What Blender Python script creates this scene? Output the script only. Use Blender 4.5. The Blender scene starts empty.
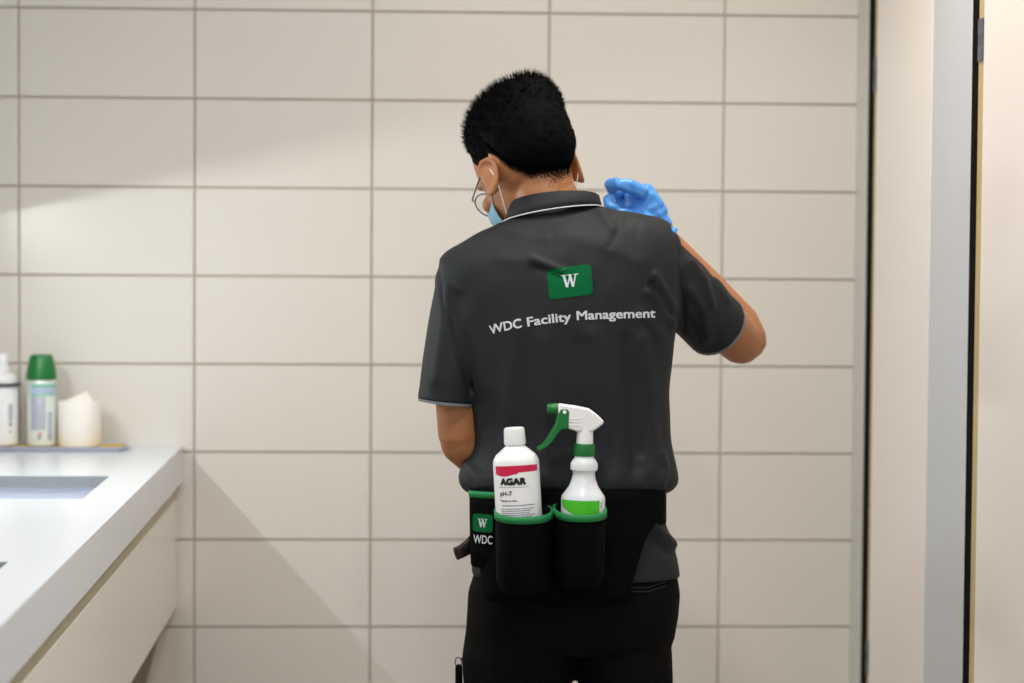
import bpy, bmesh, math, random
from math import sin, cos, pi, radians, sqrt, exp
from mathutils import Vector, Matrix
from mathutils.bvhtree import BVHTree
random.seed(7)
scn = bpy.context.scene
C = scn.collection

# ------------------------------------------------------------------ camera
FPX, CX, CY = 2418.0, 512.0, 341.5
YAW, PITCH, ROLL = 0.04683, 0.04515, -0.00718
EYE = Vector((0, 0, 1.39))
_F = Vector((sin(YAW) * cos(PITCH), cos(YAW) * cos(PITCH), -sin(PITCH)))
_r = Vector((cos(YAW), -sin(YAW), 0)); _d = _F.cross(_r)
_R = cos(ROLL) * _r + sin(ROLL) * _d
_D = -sin(ROLL) * _r + cos(ROLL) * _d
cam_d = bpy.data.cameras.new('camera'); cam = bpy.data.objects.new('camera', cam_d); C.objects.link(cam)
cam_d.sensor_fit = 'HORIZONTAL'; cam_d.sensor_width = 36.0; cam_d.lens = FPX / 1024 * 36
cam_d.clip_start = 0.05
cam_d.dof.use_dof = True; cam_d.dof.focus_distance = 4.06; cam_d.dof.aperture_fstop = 3.0
m3 = Matrix((_R, -_D, -_F)).transposed()
cam.matrix_world = Matrix.Translation(EYE) @ m3.to_4x4()
scn.camera = cam

def ray(px, py): return _F + _R * ((px - CX) / FPX) + _D * ((py - CY) / FPX)
def at(px, py, Y):
    d = ray(px, py); return EYE + d * (Y / d.y)
def at_z(px, py, z):
    d = ray(px, py); return EYE + d * ((z - EYE.z) / d.z)
def at_x(px, py, x):
    d = ray(px, py); return EYE + d * (x / d.x)
def proj(p):
    v = Vector(p) - EYE; w = v.dot(_F)
    return (CX + FPX * v.dot(_R) / w, CY + FPX * v.dot(_D) / w)

# ------------------------------------------------------------------ world, exposure, lights
w = bpy.data.worlds.new('world'); scn.world = w; w.use_nodes = True
w.node_tree.nodes['Background'].inputs[0].default_value = (0.9, 0.95, 1, 1)
w.node_tree.nodes['Background'].inputs[1].default_value = 0.05
vs = scn.view_settings
vs.view_transform = 'Standard'; vs.look = 'None'; vs.gamma = 1; vs.use_curve_mapping = False
vs.exposure = 0.30
try:
    scn.cycles.use_denoising = True
    scn.cycles.max_bounces = 8; scn.cycles.diffuse_bounces = 5
except Exception: pass

CEIL = 2.62
def area(name, loc, size, power, col, rot=(0, 0, 0), size_y=None, spread=180):
    l = bpy.data.lights.new(name, 'AREA'); l.energy = power; l.color = col
    if size_y: l.shape = 'RECTANGLE'; l.size = size; l.size_y = size_y
    else: l.shape = 'DISK'; l.size = size
    l.spread = radians(spread)
    o = bpy.data.objects.new(name, l); C.objects.link(o); o.location = loc; o.rotation_euler = rot
    return o
WARM = (1.0, 0.90, 0.79); NEUT = (1.0, 0.96, 0.91); LEDC = (0.94, 1.0, 0.97); COOL = (0.84, 0.92, 1.0)
# (x, y, watts, colour) of the round ceiling downlights the room has
DOWNLIGHTS = [(0.62, 4.30, 10, WARM), (-0.50, 3.70, 6, COOL), (0.15, 3.05, 13, NEUT), (0.40, 0.6, 24, NEUT), (-0.62, 1.4, 6, COOL)]
for i, (x, y, p, c) in enumerate(DOWNLIGHTS):
    area('downlight_lamp', (x, y, CEIL - 0.012), 0.15, p, c)
# LED strip under the mirror cabinet over the vanity
LED_X, LED_Z, LED_Y0, LED_Y1 = -0.95, 1.412, 4.25, 5.0
area('led_strip_lamp', (LED_X, (LED_Y0 + LED_Y1) / 2, LED_Z), 0.003, 4.6, LEDC, (0, radians(-80), 0), LED_Y1 - LED_Y0)

# ------------------------------------------------------------------ helpers
def s2l(c):
    return tuple(((v / 255) / 12.92 if v / 255 <= 0.04045 else ((v / 255 + 0.055) / 1.055) ** 2.4) for v in c)
MATS = {}
def mat(name, rgb, rough=0.5, var=0.0, scale=20, bump=0.0, bscale=200, metal=0.0, spec=0.5, emit=None, estr=0,
        trans=0.0, sss=0.0, sheen=0.0, stretch=None, coat=0.0, linear=False):
    if name in MATS: return MATS[name]
    m = bpy.data.materials.new(name); m.use_nodes = True
    nt = m.node_tree; b = nt.nodes['Principled BSDF']
    col = rgb if linear else s2l(rgb)
    b.inputs['Base Color'].default_value = (*col, 1)
    b.inputs['Roughness'].default_value = rough; b.inputs['Metallic'].default_value = metal
    b.inputs['Specular IOR Level'].default_value = spec
    b.inputs['Transmission Weight'].default_value = trans
    b.inputs['Coat Weight'].default_value = coat
    if sheen:
        b.inputs['Sheen Weight'].default_value = sheen; b.inputs['Sheen Roughness'].default_value = 0.5
    if sss:
        b.inputs['Subsurface Weight'].default_value = sss
        b.inputs['Subsurface Radius'].default_value = (0.010, 0.004, 0.002)
    if emit:
        b.inputs['Emission Color'].default_value = (*emit, 1); b.inputs['Emission Strength'].default_value = estr
    tc = nt.nodes.new('ShaderNodeTexCoord'); mp = nt.nodes.new('ShaderNodeMapping')
    nt.links.new(tc.outputs['Object'], mp.inputs[0])
    if stretch: mp.inputs['Scale'].default_value = stretch
    if var:
        n = nt.nodes.new('ShaderNodeTexNoise'); n.inputs['Scale'].default_value = scale; n.inputs['Detail'].default_value = 4
        nt.links.new(mp.outputs[0], n.inputs['Vector'])
        r = nt.nodes.new('ShaderNodeMixRGB'); nt.links.new(n.outputs['Fac'], r.inputs[0])
        r.inputs[1].default_value = (*[max(0, v * (1 - var)) for v in col], 1)
        r.inputs[2].default_value = (*[min(1, v * (1 + var)) for v in col], 1)
        nt.links.new(r.outputs[0], b.inputs['Base Color'])
    if bump:
        n = nt.nodes.new('ShaderNodeTexNoise'); n.inputs['Scale'].default_value = bscale; n.inputs['Detail'].default_value = 3
        nt.links.new(mp.outputs[0], n.inputs['Vector'])
        bp = nt.nodes.new('ShaderNodeBump'); bp.inputs['Strength'].default_value = bump; bp.inputs['Distance'].default_value = 0.002
        nt.links.new(n.outputs['Fac'], bp.inputs['Height']); nt.links.new(bp.outputs[0], b.inputs['Normal'])
    MATS[name] = m
    return m

ORIG = {}
def empty(name, loc, label, cat, group=None, rot=None):
    o = bpy.data.objects.new(name, None); C.objects.link(o); o.location = loc; o.empty_display_size = 0.05
    if rot: o.rotation_euler = rot
    ORIG[o.name] = Vector(loc)
    return tag(o, label, cat, group)
def tag(o, label, cat, group=None):
    o['label'] = label; o['category'] = cat
    if group: o['group'] = group
    return o

class MB:
    def __init__(s): s.v = []; s.f = []
    def add(s, v, f, M=None):
        k = len(s.v)
        s.v += [(M @ Vector(p) if M else Vector(p)) for p in v]
        s.f += [tuple(i + k for i in q) for q in f]
        return s
    def box(s, x0, x1, y0, y1, z0, z1, M=None):
        v = [(x, y, z) for x in (x0, x1) for y in (y0, y1) for z in (z0, z1)]
        return s.add(v, [(0, 1, 3, 2), (4, 6, 7, 5), (0, 4, 5, 1), (2, 3, 7, 6), (0, 2, 6, 4), (1, 5, 7, 3)], M)
    def loft(s, rings, caps=True, M=None):
        n = len(rings[0]); v = [p for r in rings for p in r]; f = []
        for i in range(len(rings) - 1):
            for j in range(n):
                f.append((i * n + j, i * n + (j + 1) % n, (i + 1) * n + (j + 1) % n, (i + 1) * n + j))
        if caps:
            f.append(tuple(range(n - 1, -1, -1))); f.append(tuple((len(rings) - 1) * n + j for j in range(n)))
        return s.add(v, f, M)
    def tube(s, pts, rad, n=16, flat=None, up=None, round_ends=True, M=None):
        """rad: radius per point; flat: per point ratio of second radius; up: reference axis for first radius"""
        P = [Vector(p) for p in pts]; R = list(rad) if hasattr(rad, '__len__') else [rad] * len(P)
        FL = list(flat) if hasattr(flat, '__len__') else [flat or 1.0] * len(P)
        T = []
        for i in range(len(P)):
            a = P[max(0, i - 1)]; b = P[min(len(P) - 1, i + 1)]; T.append((b - a).normalized())
        u = Vector(up) if up else (Vector((1, 0, 0)) if abs(T[0].x) < .8 else Vector((0, 0, 1)))
        rings = []
        def ring(c, t, r, fl):
            nonlocal u
            u = (u - t * u.dot(t)).normalized(); q = t.cross(u)
            return [c + u * (r * cos(2 * pi * j / n)) + q * (r * fl * sin(2 * pi * j / n)) for j in range(n)]
        if round_ends:
            for a in (80, 60, 35):
                rings.append(ring(P[0] - T[0] * (R[0] * sin(radians(a)) * .8), T[0], R[0] * cos(radians(a)), FL[0]))
        for i in range(len(P)): rings.append(ring(P[i], T[i], R[i], FL[i]))
        if round_ends:
            for a in (35, 60, 80):
                rings.append(ring(P[-1] + T[-1] * (R[-1] * sin(radians(a)) * .8), T[-1], R[-1] * cos(radians(a)), FL[-1]))
        return s.loft(rings, True, M)
    def lathe(s, prof, n=32, M=None, caps=True):
        return s.loft([[(r * cos(2 * pi * j / n), r * sin(2 * pi * j / n), z) for j in range(n)] for r, z in prof], caps, M)
    def ball(s, c, r, M=None, n=20, k=12):
        rx, ry, rz = r if hasattr(r, '__len__') else (r, r, r); rings = []
        for i in range(1, k):
            a = pi * i / k
            rings.append([(c[0] + rx * sin(a) * cos(2 * pi * j / n), c[1] + ry * sin(a) * sin(2 * pi * j / n), c[2] - rz * cos(a)) for j in range(n)])
        return s.loft(rings, True, M)
    def prism(s, poly, y0, y1, M=None):
        """poly in (x,z), extruded along y"""
        n = len(poly); v = [(x, y0, z) for x, z in poly] + [(x, y1, z) for x, z in poly]
        f = [tuple(range(n)), tuple(range(2 * n - 1, n - 1, -1))] + [(i, i + n, (i + 1) % n + n, (i + 1) % n) for i in range(n)]
        return s.add(v, f, M)
    def mesh(s, name, org=Vector((0, 0, 0)), fix=True):
        me = bpy.data.meshes.new(name)
        me.from_pydata([tuple(p - org) for p in s.v], [], s.f); me.update()
        if fix:
            bm = bmesh.new(); bm.from_mesh(me); bmesh.ops.recalc_face_normals(bm, faces=bm.faces); bm.to_mesh(me); bm.free()
        return me
    def build(s, name, m, parent=None, smooth=True, org=None, local=False, bevel=0.0, fix=True):
        if org is None: org = Vector((0, 0, 0)) if (local or parent is None) else ORIG.get(parent.name, Vector((0, 0, 0)))
        me = s.mesh(name, Vector(org), fix)
        return link_mesh(name, me, m, parent, smooth, org, local, bevel)

def link_mesh(name, me, m, parent=None, smooth=True, org=(0, 0, 0), local=False, bevel=0.0):
    me.materials.clear(); me.materials.append(m)
    o = bpy.data.objects.new(name, me); C.objects.link(o)
    if parent: o.parent = parent
    else: o.location = org
    ORIG[o.name] = Vector(org)
    if bevel:
        b = o.modifiers.new('bevel', 'BEVEL'); b.width = bevel; b.segments = 2; b.limit_method = 'ANGLE'; b.angle_limit = radians(40)
    if smooth:
        me.polygons.foreach_set('use_smooth', [True] * len(me.polygons))
        if smooth == 'auto' or bevel:
            me.set_sharp_from_angle(angle=radians(38))
    return o

def remesh(mb, voxel, iters=4, fac=0.5):
    me = mb.mesh('tmp'); o = bpy.data.objects.new('tmp', me); C.objects.link(o)
    r = o.modifiers.new('r', 'REMESH'); r.mode = 'VOXEL'; r.voxel_size = voxel
    if iters:
        sm = o.modifiers.new('s', 'SMOOTH'); sm.factor = fac; sm.iterations = iters
    dg = bpy.context.evaluated_depsgraph_get(); dg.update()
    out = bpy.data.meshes.new_from_object(o.evaluated_get(dg))
    bpy.data.objects.remove(o); bpy.data.meshes.remove(me)
    return out
def struct(o): o['kind'] = 'structure'; return o
def shift(me, org):
    me.transform(Matrix.Translation(-Vector(org))); return me

def text_geo(s, bold=0.0, res=3):
    cu = bpy.data.curves.new('t', 'FONT'); cu.body = s; cu.size = 1.0; cu.offset = bold; cu.resolution_u = res
    o = bpy.data.objects.new('t', cu); C.objects.link(o)
    dg = bpy.context.evaluated_depsgraph_get(); dg.update()
    e = o.evaluated_get(dg); me = e.to_mesh()
    v = [(p.co.x, p.co.y) for p in me.vertices]; f = [tuple(p.vertices) for p in me.polygons]
    e.to_mesh_clear(); bpy.data.objects.remove(o); bpy.data.curves.remove(cu)
    x0 = min(p[0] for p in v); x1 = max(p[0] for p in v)
    return [((x - x0) / (x1 - x0), y / 0.729) for x, y in v], f      # u 0..1, v in cap heights
def interp(tab, x):
    if x <= tab[0][0]: return tab[0][1]
    for (a, b), (c, d) in zip(tab, tab[1:]):
        if x <= c: return b + (d - b) * (x - a) / (c - a)
    return tab[-1][1]
def serif_w():
    """bold serif capital W as quads, unit box"""
    st = lambda x0, y0, x1, y1, h: [(x0 - h, y0), (x0 + h, y0), (x1 + h, y1), (x1 - h, y1)]
    P = [st(.16, 1, .33, 0, .075), st(.33, 0, .52, .86, .045), st(.50, 1, .68, 0, .075), st(.68, 0, .86, 1, .040),
         [(0, 1), (.34, 1), (.34, .92), (0, .92)], [(.38, 1), (.64, 1), (.64, .92), (.38, .92)], [(.74, 1), (1, 1), (1, .92), (.74, .92)]]
    v = []; f = []
    for q in P:
        k = len(v); v += q; f.append((k, k + 1, k + 2, k + 3))
    return v, f
def rounded_grid(nx, ny, r):
    """(nx+1)*(ny+1) grid in unit square with corners pulled in for rounding"""
    v = []; f = []
    for j in range(ny + 1):
        for i in range(nx + 1):
            x, y = i / nx, j / ny
            cx, cy = min(max(x, r), 1 - r), min(max(y, r), 1 - r)
            dx, dy = x - cx, y - cy; l = max(abs(dx), abs(dy)); h = sqrt(dx * dx + dy * dy)
            if h > 0: dx, dy = dx / h * l, dy / h * l
            v.append((cx + dx, cy + dy))
    for j in range(ny):
        for i in range(nx):
            a = j * (nx + 1) + i; f.append((a, a + 1, a + nx + 2, a + nx + 1))
    return v, f

# ------------------------------------------------------------------ materials
M_tile = mat('glazed_tile', (226, 222, 215), 0.28, 0.025, 3.0, 0.05, 6)
M_grout = mat('grout', (200, 191, 176), 0.9, 0.1, 60)
M_paint = mat('wall_paint', (214, 208, 198), 0.7, 0.03, 5)
M_ceil = mat('ceiling_paint', (225, 224, 220), 0.8, 0.02, 5)
M_floor = mat('floor_tile', (172, 163, 152), 0.4, 0.12, 8)
M_quartz = mat('white_quartz', (222, 226, 234), 0.22, 0.02, 40)
M_lam = mat('white_laminate', (236, 230, 222), 0.25, 0.01, 8)
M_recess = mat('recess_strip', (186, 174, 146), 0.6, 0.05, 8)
M_basin = mat('basin_ceramic', (222, 228, 240), 0.12, 0.01, 8)
M_door = mat('cubicle_laminate', (246, 238, 232), 0.35, 0.012, 4)
M_pil = mat('grey_laminate', (204, 208, 214), 0.35, 0.012, 4)
M_alu = mat('aluminium_post', (206, 207, 202), 0.4, 0.02, 8)
M_blackgap = mat('gap_shade_black', (4, 4, 4), 0.95, 0.05, 8, spec=0.1)  # black that paints the darkness inside the door gaps
M_core = mat('plywood_edge', (196, 172, 118), 0.5, 0.12, 30)
M_hinge = mat('dark_steel', (92, 94, 112), 0.35, 0.05, 30, metal=0.6)
M_mirror = mat('mirror_glass', (220, 225, 225), 0.02, 0, metal=1.0)

# ------------------------------------------------------------------ room shell
WALL_Y, XL, XR, YB = 5.50, -1.12, 2.35, -1.2
TX0, TZ0, TW, TH = -0.8626, EYE.z + 0.2962, 0.4, 0.2
struct(MB().box(XL, XR, YB, WALL_Y + .15, -0.1, 0).build('floor', M_floor, smooth=False))
struct(MB().box(XL, XR, YB, WALL_Y + .15, CEIL, CEIL + .1).build('ceiling', M_ceil, smooth=False))
struct(MB().box(XL - .1, XL, YB, WALL_Y + .15, -.1, CEIL + .1).build('wall_left', M_paint, smooth=False))
struct(MB().box(XR, XR + .1, YB, WALL_Y + .15, -.1, CEIL + .1).build('wall_right', M_paint, smooth=False))
struct(MB().box(XL - .1, XR + .1, YB - .1, YB, -.1, CEIL + .1).build('wall_front', M_paint, smooth=False))
wb = struct(MB().box(XL, XR, WALL_Y + .008, WALL_Y + .15, 0, CEIL).build('wall_back', M_grout, smooth=False))
G = 0.0020
tile_cache = {}
k0 = math.floor((XL - TX0) / TW); j0 = math.floor(-TZ0 / TH)
for i in range(k0, int((XR - TX0) / TW) + 1):
    for j in range(j0, int((CEIL - TZ0) / TH) + 1):
        jx = lambda q: TX0 + q * TW + (.0065 if q == 0 else 0)
        x0, x1 = max(jx(i) + G, XL), min(jx(i + 1) - G, XR)
        z0, z1 = max(TZ0 + j * TH + G, 0), min(TZ0 + (j + 1) * TH - G, CEIL)
        if x1 - x0 < .01 or z1 - z0 < .01: continue
        key = (round(x1 - x0, 4), round(z1 - z0, 4))
        if key not in tile_cache:
            hx, hz = key[0] / 2, key[1] / 2; e = .0012
            mb = MB(); mb.loft([[(-hx, .012, -hz), (hx, .012, -hz), (hx, .012, hz), (-hx, .012, hz)],
                                [(-hx, e, -hz), (hx, e, -hz), (hx, e, hz), (-hx, e, hz)],
                                [(-hx + e, 0, -hz + e), (hx - e, 0, -hz + e), (hx - e, 0, hz - e), (-hx + e, 0, hz - e)]])
            me = mb.mesh('tile'); me.materials.append(M_tile); tile_cache[key] = me
        o = bpy.data.objects.new('tile', tile_cache[key]); C.objects.link(o); o.parent = wb
        o.location = ((x0 + x1) / 2, WALL_Y + random.uniform(-.0003, .0003), (z0 + z1) / 2)

# ceiling downlight fittings
for i, (x, y, p, c) in enumerate(DOWNLIGHTS):
    where = ['above the tiled back wall', 'above the vanity by the back wall', 'in the middle of the ceiling', 'behind the camera near the cubicles', 'above the near end of the vanity'][i]
    e = empty('ceiling_downlight', (x, y, CEIL), 'round recessed ceiling downlight ' + where, 'downlight', 'ceiling downlights')
    MB().lathe([(.078, -.001), (.078, -.006), (.098, -.006), (.098, -.001)], 32).build('trim_ring', M_ceil, e, local=True, smooth='auto')
    MB().lathe([(.077, -.003), (.077, -.006)], 32).build('diffuser', mat('diffuser_%d' % i, (250, 250, 250), .5, emit=c, estr=6), e, local=True, smooth='auto')

# ------------------------------------------------------------------ vanity
VZ = 0.895
p = at_z(182.5, 446, VZ); VX = at(182.5, 446, WALL_Y).x
VZ = at(182.5, 446, WALL_Y).z
SL = 0.082                                   # visible slab front
VY0 = 0.9
ct = empty('vanity_countertop', ((XL + VX) / 2, 3.2, VZ - SL), 'long white stone vanity countertop along the left wall with sunken basins', 'countertop')
s1f = at_z(107.8, 475.8, VZ); s1n = at_z(84, 499, VZ); s2f = at_z(12, 561.5, VZ)
SX1 = (s1f.x + s2f.x) / 2; SX0 = XL + 0.10
SLEN = s1f.y - s1n.y
holes = [(s1n.y, s1f.y), (s2f.y - SLEN, s2f.y), (2 * s2f.y - s1f.y - SLEN, 2 * s2f.y - s1f.y)]
ST = .024                                    # stone thickness behind the front apron
mb = MB()
mb.box(XL + .002, SX0, VY0, WALL_Y - .001, VZ - ST, VZ); mb.box(SX1, VX - .02, VY0, WALL_Y - .001, VZ - ST, VZ); mb.box(VX - .02, VX, VY0, WALL_Y - .001, VZ - SL, VZ)
ys = [VY0]
for a, b in sorted(holes): ys += [a, b]
ys += [WALL_Y - .001]
for k in range(0, len(ys), 2): mb.box(SX0, SX1, ys[k], ys[k + 1], VZ - ST, VZ)
mb.build('slab', M_quartz, ct, smooth=False)
M_cut_shade = mat('shaded_stone_edge', (150, 156, 160), .5, .05, 30)  # white stone's cut edge greyed, its shade put into the colour
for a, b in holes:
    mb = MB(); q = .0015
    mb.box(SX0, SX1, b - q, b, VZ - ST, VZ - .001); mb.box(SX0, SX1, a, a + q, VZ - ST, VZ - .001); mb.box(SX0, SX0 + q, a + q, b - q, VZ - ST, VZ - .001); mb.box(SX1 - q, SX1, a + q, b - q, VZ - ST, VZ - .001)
    mb.build('cutout_edge_shade', M_cut_shade, ct, smooth=False)
for a, b in holes:
    mb = MB(); g = .004; z = VZ - ST
    x0, x1, y0, y1 = SX0 - g, SX1 + g, a - g, b + g
    # open-topped basin with sloping walls
    r = lambda d, zz: [(x0 + d, y0 + d, zz), (x1 - d, y0 + d, zz), (x1 - d, y1 - d, zz), (x0 + d, y1 - d, zz)]
    mb.loft([r(-.006, z - .001), r(-.006, z - .14), r(.03, z - .155)], caps=False)
    mb.add(r(.03, z - .155), [(0, 1, 2, 3)])
    b_ = mb.build('basin', M_basin, ct, smooth=False)
    c = Vector(((x0 + x1) / 2, (y0 + y1) / 2, z - .1545))
    MB().lathe([(.022, 0), (.022, .003), (.016, .004)], 20, Matrix.Translation(c)).build('drain', M_hinge, ct, smooth='auto')
bx = at(177, 560, WALL_Y).x; bz = at(177, 606, WALL_Y).z
vc = empty('vanity_cabinet', ((XL + VX) / 2, 3.2, bz), 'white laminate vanity front panel hanging below the stone countertop', 'vanity')
MB().box(bx - .02, bx, VY0 + .01, WALL_Y - .002, bz, VZ - SL - .036).build('front_panel', M_lam, vc, smooth='auto', bevel=.0015)
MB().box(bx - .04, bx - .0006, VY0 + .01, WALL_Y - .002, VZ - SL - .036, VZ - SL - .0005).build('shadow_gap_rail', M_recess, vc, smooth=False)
MB().box(XL + .002, bx - .02, VY0 + .01, VY0 + .03, bz, VZ - SL - .17).build('end_panel', M_lam, vc, smooth=False)
mb = MB(); ya, yb = VY0 + .04, WALL_Y - .002; zl_ = .12; xo = .27 * (bz - zl_)
mb.loft([[(bx - .021, y, bz + .01), (bx - .036, y, bz + .01), (bx - .036 - xo, y, zl_), (bx - .021 - xo, y, zl_)] for y in (ya, yb)])
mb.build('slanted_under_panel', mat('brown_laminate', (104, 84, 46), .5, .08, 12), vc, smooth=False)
# mirror cabinet with the LED strip (out of frame on the left)
CZ = LED_Z + .0030
mc = empty('mirror_cabinet', (XL + .1, (LED_Y0 + LED_Y1) / 2, CZ), 'mirror-fronted wall cabinet above the vanity with a light strip below', 'cabinet')
MB().box(XL + .002, -.931, 2.4, 5.48, CZ + .002, 2.15).build('cabinet_body', M_lam, mc, smooth=False)
MB().box(-.930, -.926, 2.4, 5.48, CZ + .002, 2.15).build('mirror_door', M_mirror, mc, smooth=False)
MB().box(LED_X - .012, LED_X + .005, LED_Y0, LED_Y1, LED_Z + .002, CZ + .001).build('light_strip', mat('led_diffuser', (240, 245, 250), .5, emit=COOL, estr=4), mc, smooth=False)

# ------------------------------------------------------------------ toilet cubicles on the right
CUBX = at(853.5, 341, WALL_Y).x
TH_ = .022
def cy(px, py=341): return at_x(px, py, CUBX).y
yA, yB, yC, yD, yE, yF, yG = cy(864.6), cy(870.6), cy(873), cy(928), cy(967), cy(973.6), cy(979)
wall_p = empty('cubicle_post', (CUBX, WALL_Y - .08, 0), 'pale grey upright cubicle post against the tiled back wall', 'post')
MB().box(CUBX, CUBX + TH_, yA, WALL_Y - .001, 0.001, 2.2).build('upright', M_alu, wall_p, smooth='auto', bevel=.002)
MB().box(CUBX + .001, CUBX + TH_, yB + .0005, yA - .0002, 0.001, 2.2).build('gap_shade_strip', M_blackgap, wall_p, smooth=False)  # black strip standing in for the unlit gap beside the door
def hinge(parent, y0, y1, z, h=.076):
    yc = (y0 + y1) / 2
    yl, yh = min(y0, y1), max(y0, y1)
    k = MB(); k.box(CUBX - .0015, CUBX + .004, yl + .002, yh - .002, z - h / 2, z - .011); k.box(CUBX - .0015, CUBX + .004, yl + .002, yh - .002, z + .011, z + h / 2)
    hh = k.build('hinge', M_hinge, parent, smooth=False)
    MB().box(CUBX - .0012, CUBX + .004, yl + .002, yh - .002, z - .0108, z + .0108).build('hinge_knuckle', mat('hinge_bush', (80, 82, 84), .5, .05, 30), hh, smooth=False)
def door(y_far, y_near, yedge, label, hz):
    e = empty('cubicle_door', (CUBX, (y_far + y_near) / 2, .15), label, 'door', 'toilet cubicle doors')
    MB().box(CUBX, CUBX + TH_, y_near, y_far - .0002, .15, 2.12).build('door_panel', M_door, e, smooth='auto', bevel=.0015)
    MB().box(CUBX + .0015, CUBX + TH_ - .001, y_far, yedge, .15, 2.12).build('edge_strip', M_core, e, smooth=False)
    for z in hz: hinge(e, y_far, yedge, z)
    return e
z1 = at(874, 75, yB).z; z2 = at(876, 656, yB).z
door(yC, yD + .0, yB, 'white cubicle door hinged beside the post at the tiled back wall', (z1, z2))
pl = empty('cubicle_pilaster', (CUBX, (yD + yE) / 2, 0), 'narrow cool grey cubicle panel between the two white doors', 'panel')
MB().box(CUBX, CUBX + TH_, yE, yD - .003, 0.001, 2.2).build('panel_board', M_pil, pl, smooth='auto', bevel=.0015)
MB().box(CUBX + .0015, CUBX + TH_, yF + .0005, yE - .0003, 0.001, 2.2).build('gap_shade_strip', M_blackgap, pl, smooth=False)  # painted dark gap between the panel and the next door
door(yG, yG - .56, yF, 'white cubicle door with a pale edge strip nearest the right frame edge', (z1, z2))
yH = yG - .56
e = empty('cubicle_screen', (CUBX, yH - .2, 0), 'grey cubicle screen beyond the right edge of the view', 'panel')
MB().box(CUBX, CUBX + TH_, yH - 3.2, yH - .004, 0.001, 2.2).build('panel_board', M_pil, e, smooth=False)
e = empty('cubicle_partition', (CUBX + .6, (yD + yE) / 2, 0), 'dividing partition between the two toilet cubicles', 'partition')
MB().box(CUBX + TH_ + .001, XR - .001, (yD + yE) / 2 - .01, (yD + yE) / 2 + .01, .1, 2.1).build('partition_board', M_pil, e, smooth=False)
e = empty('cubicle_headrail', (CUBX, 4.5, 2.2), 'slim metal rail along the top of the cubicle fronts', 'rail')
MB().box(CUBX - .004, CUBX + TH_ + .004, yH - 3.2, WALL_Y - .001, 2.201, 2.235).build('rail', M_alu, e, smooth=False)
# ------------------------------------------------------------------ tray and toiletries on the counter
M_tray = mat('tray_metal', (206, 210, 222), 0.3, 0.03, 20, metal=0.1)
M_yellow = mat('yellow_cloth', (214, 176, 48), 0.9, 0.12, 60, 0.3, 300)
M_wplast = mat('white_plastic', (240, 241, 243), 0.35, 0.01, 10)
M_green = mat('green_plastic', (6, 112, 48), 0.38, 0.03, 10)
M_paper = mat('tissue_paper', (244, 241, 234), 0.9, 0.02, 40, 0.25, 250)
M_ink = mat('grey_print', (120, 122, 150), 0.6, 0.05, 30)
M_dink = mat('dark_print', (22, 22, 26), 0.6, 0.05, 30)
ty0, ty1 = 5.345, 5.476
trx = at(131, 446, 5.412).x; tlx = -1.06
def rrect(x0, x1, y0, y1, r, z, n=6):
    out = []
    for cx, cy_, a0 in ((x1 - r, y0 + r, -90), (x1 - r, y1 - r, 0), (x0 + r, y1 - r, 90), (x0 + r, y0 + r, 180)):
        for k in range(n + 1):
            a = radians(a0 + 90 * k / n); out.append((cx + r * cos(a), cy_ + r * sin(a), z))
    return out
tray = empty('tray', ((trx + tlx) / 2, (ty0 + ty1) / 2, VZ), 'shallow silver tray with rounded ends on the white countertop by the tiles', 'tray')
MB().loft([rrect(tlx + .012, trx - .012, ty0 + .012, ty1 - .012, .03, VZ + .0006), rrect(tlx, trx, ty0, ty1, .04, VZ + .011),
           rrect(tlx + .003, trx - .003, ty0 + .003, ty1 - .003, .038, VZ + .011), rrect(tlx + .014, trx - .014, ty0 + .014, ty1 - .014, .03, VZ + .003)]).build('tray_body', M_tray, tray, smooth='auto')
cl = MB(); nx, ny = 24, 8; V = []; Fq = []
for j in range(ny + 1):
    for i in range(nx + 1):
        x = tlx + .03 + (trx - .016 - tlx - .03) * i / nx; y = ty0 + .016 + (ty1 - ty0 - .032) * j / ny
        V.append((x, y, VZ + .0075 + .0012 * sin(i * 1.3) * cos(j * 1.1)))
for j in range(ny):
    for i in range(nx):
        a = j * (nx + 1) + i; Fq.append((a, a + 1, a + nx + 2, a + nx + 1))
cl.add(V, Fq)
o = cl.build('cloth', M_yellow, None, org=((trx + tlx) / 2, 5.41, VZ + .0075))
sm = o.modifiers.new('thick', 'SOLIDIFY'); sm.thickness = .003; sm.offset = -1
tag(o, 'folded yellow cleaning cloth lining the tray under the bottles', 'cloth')
IZ = VZ + .0088
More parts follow.
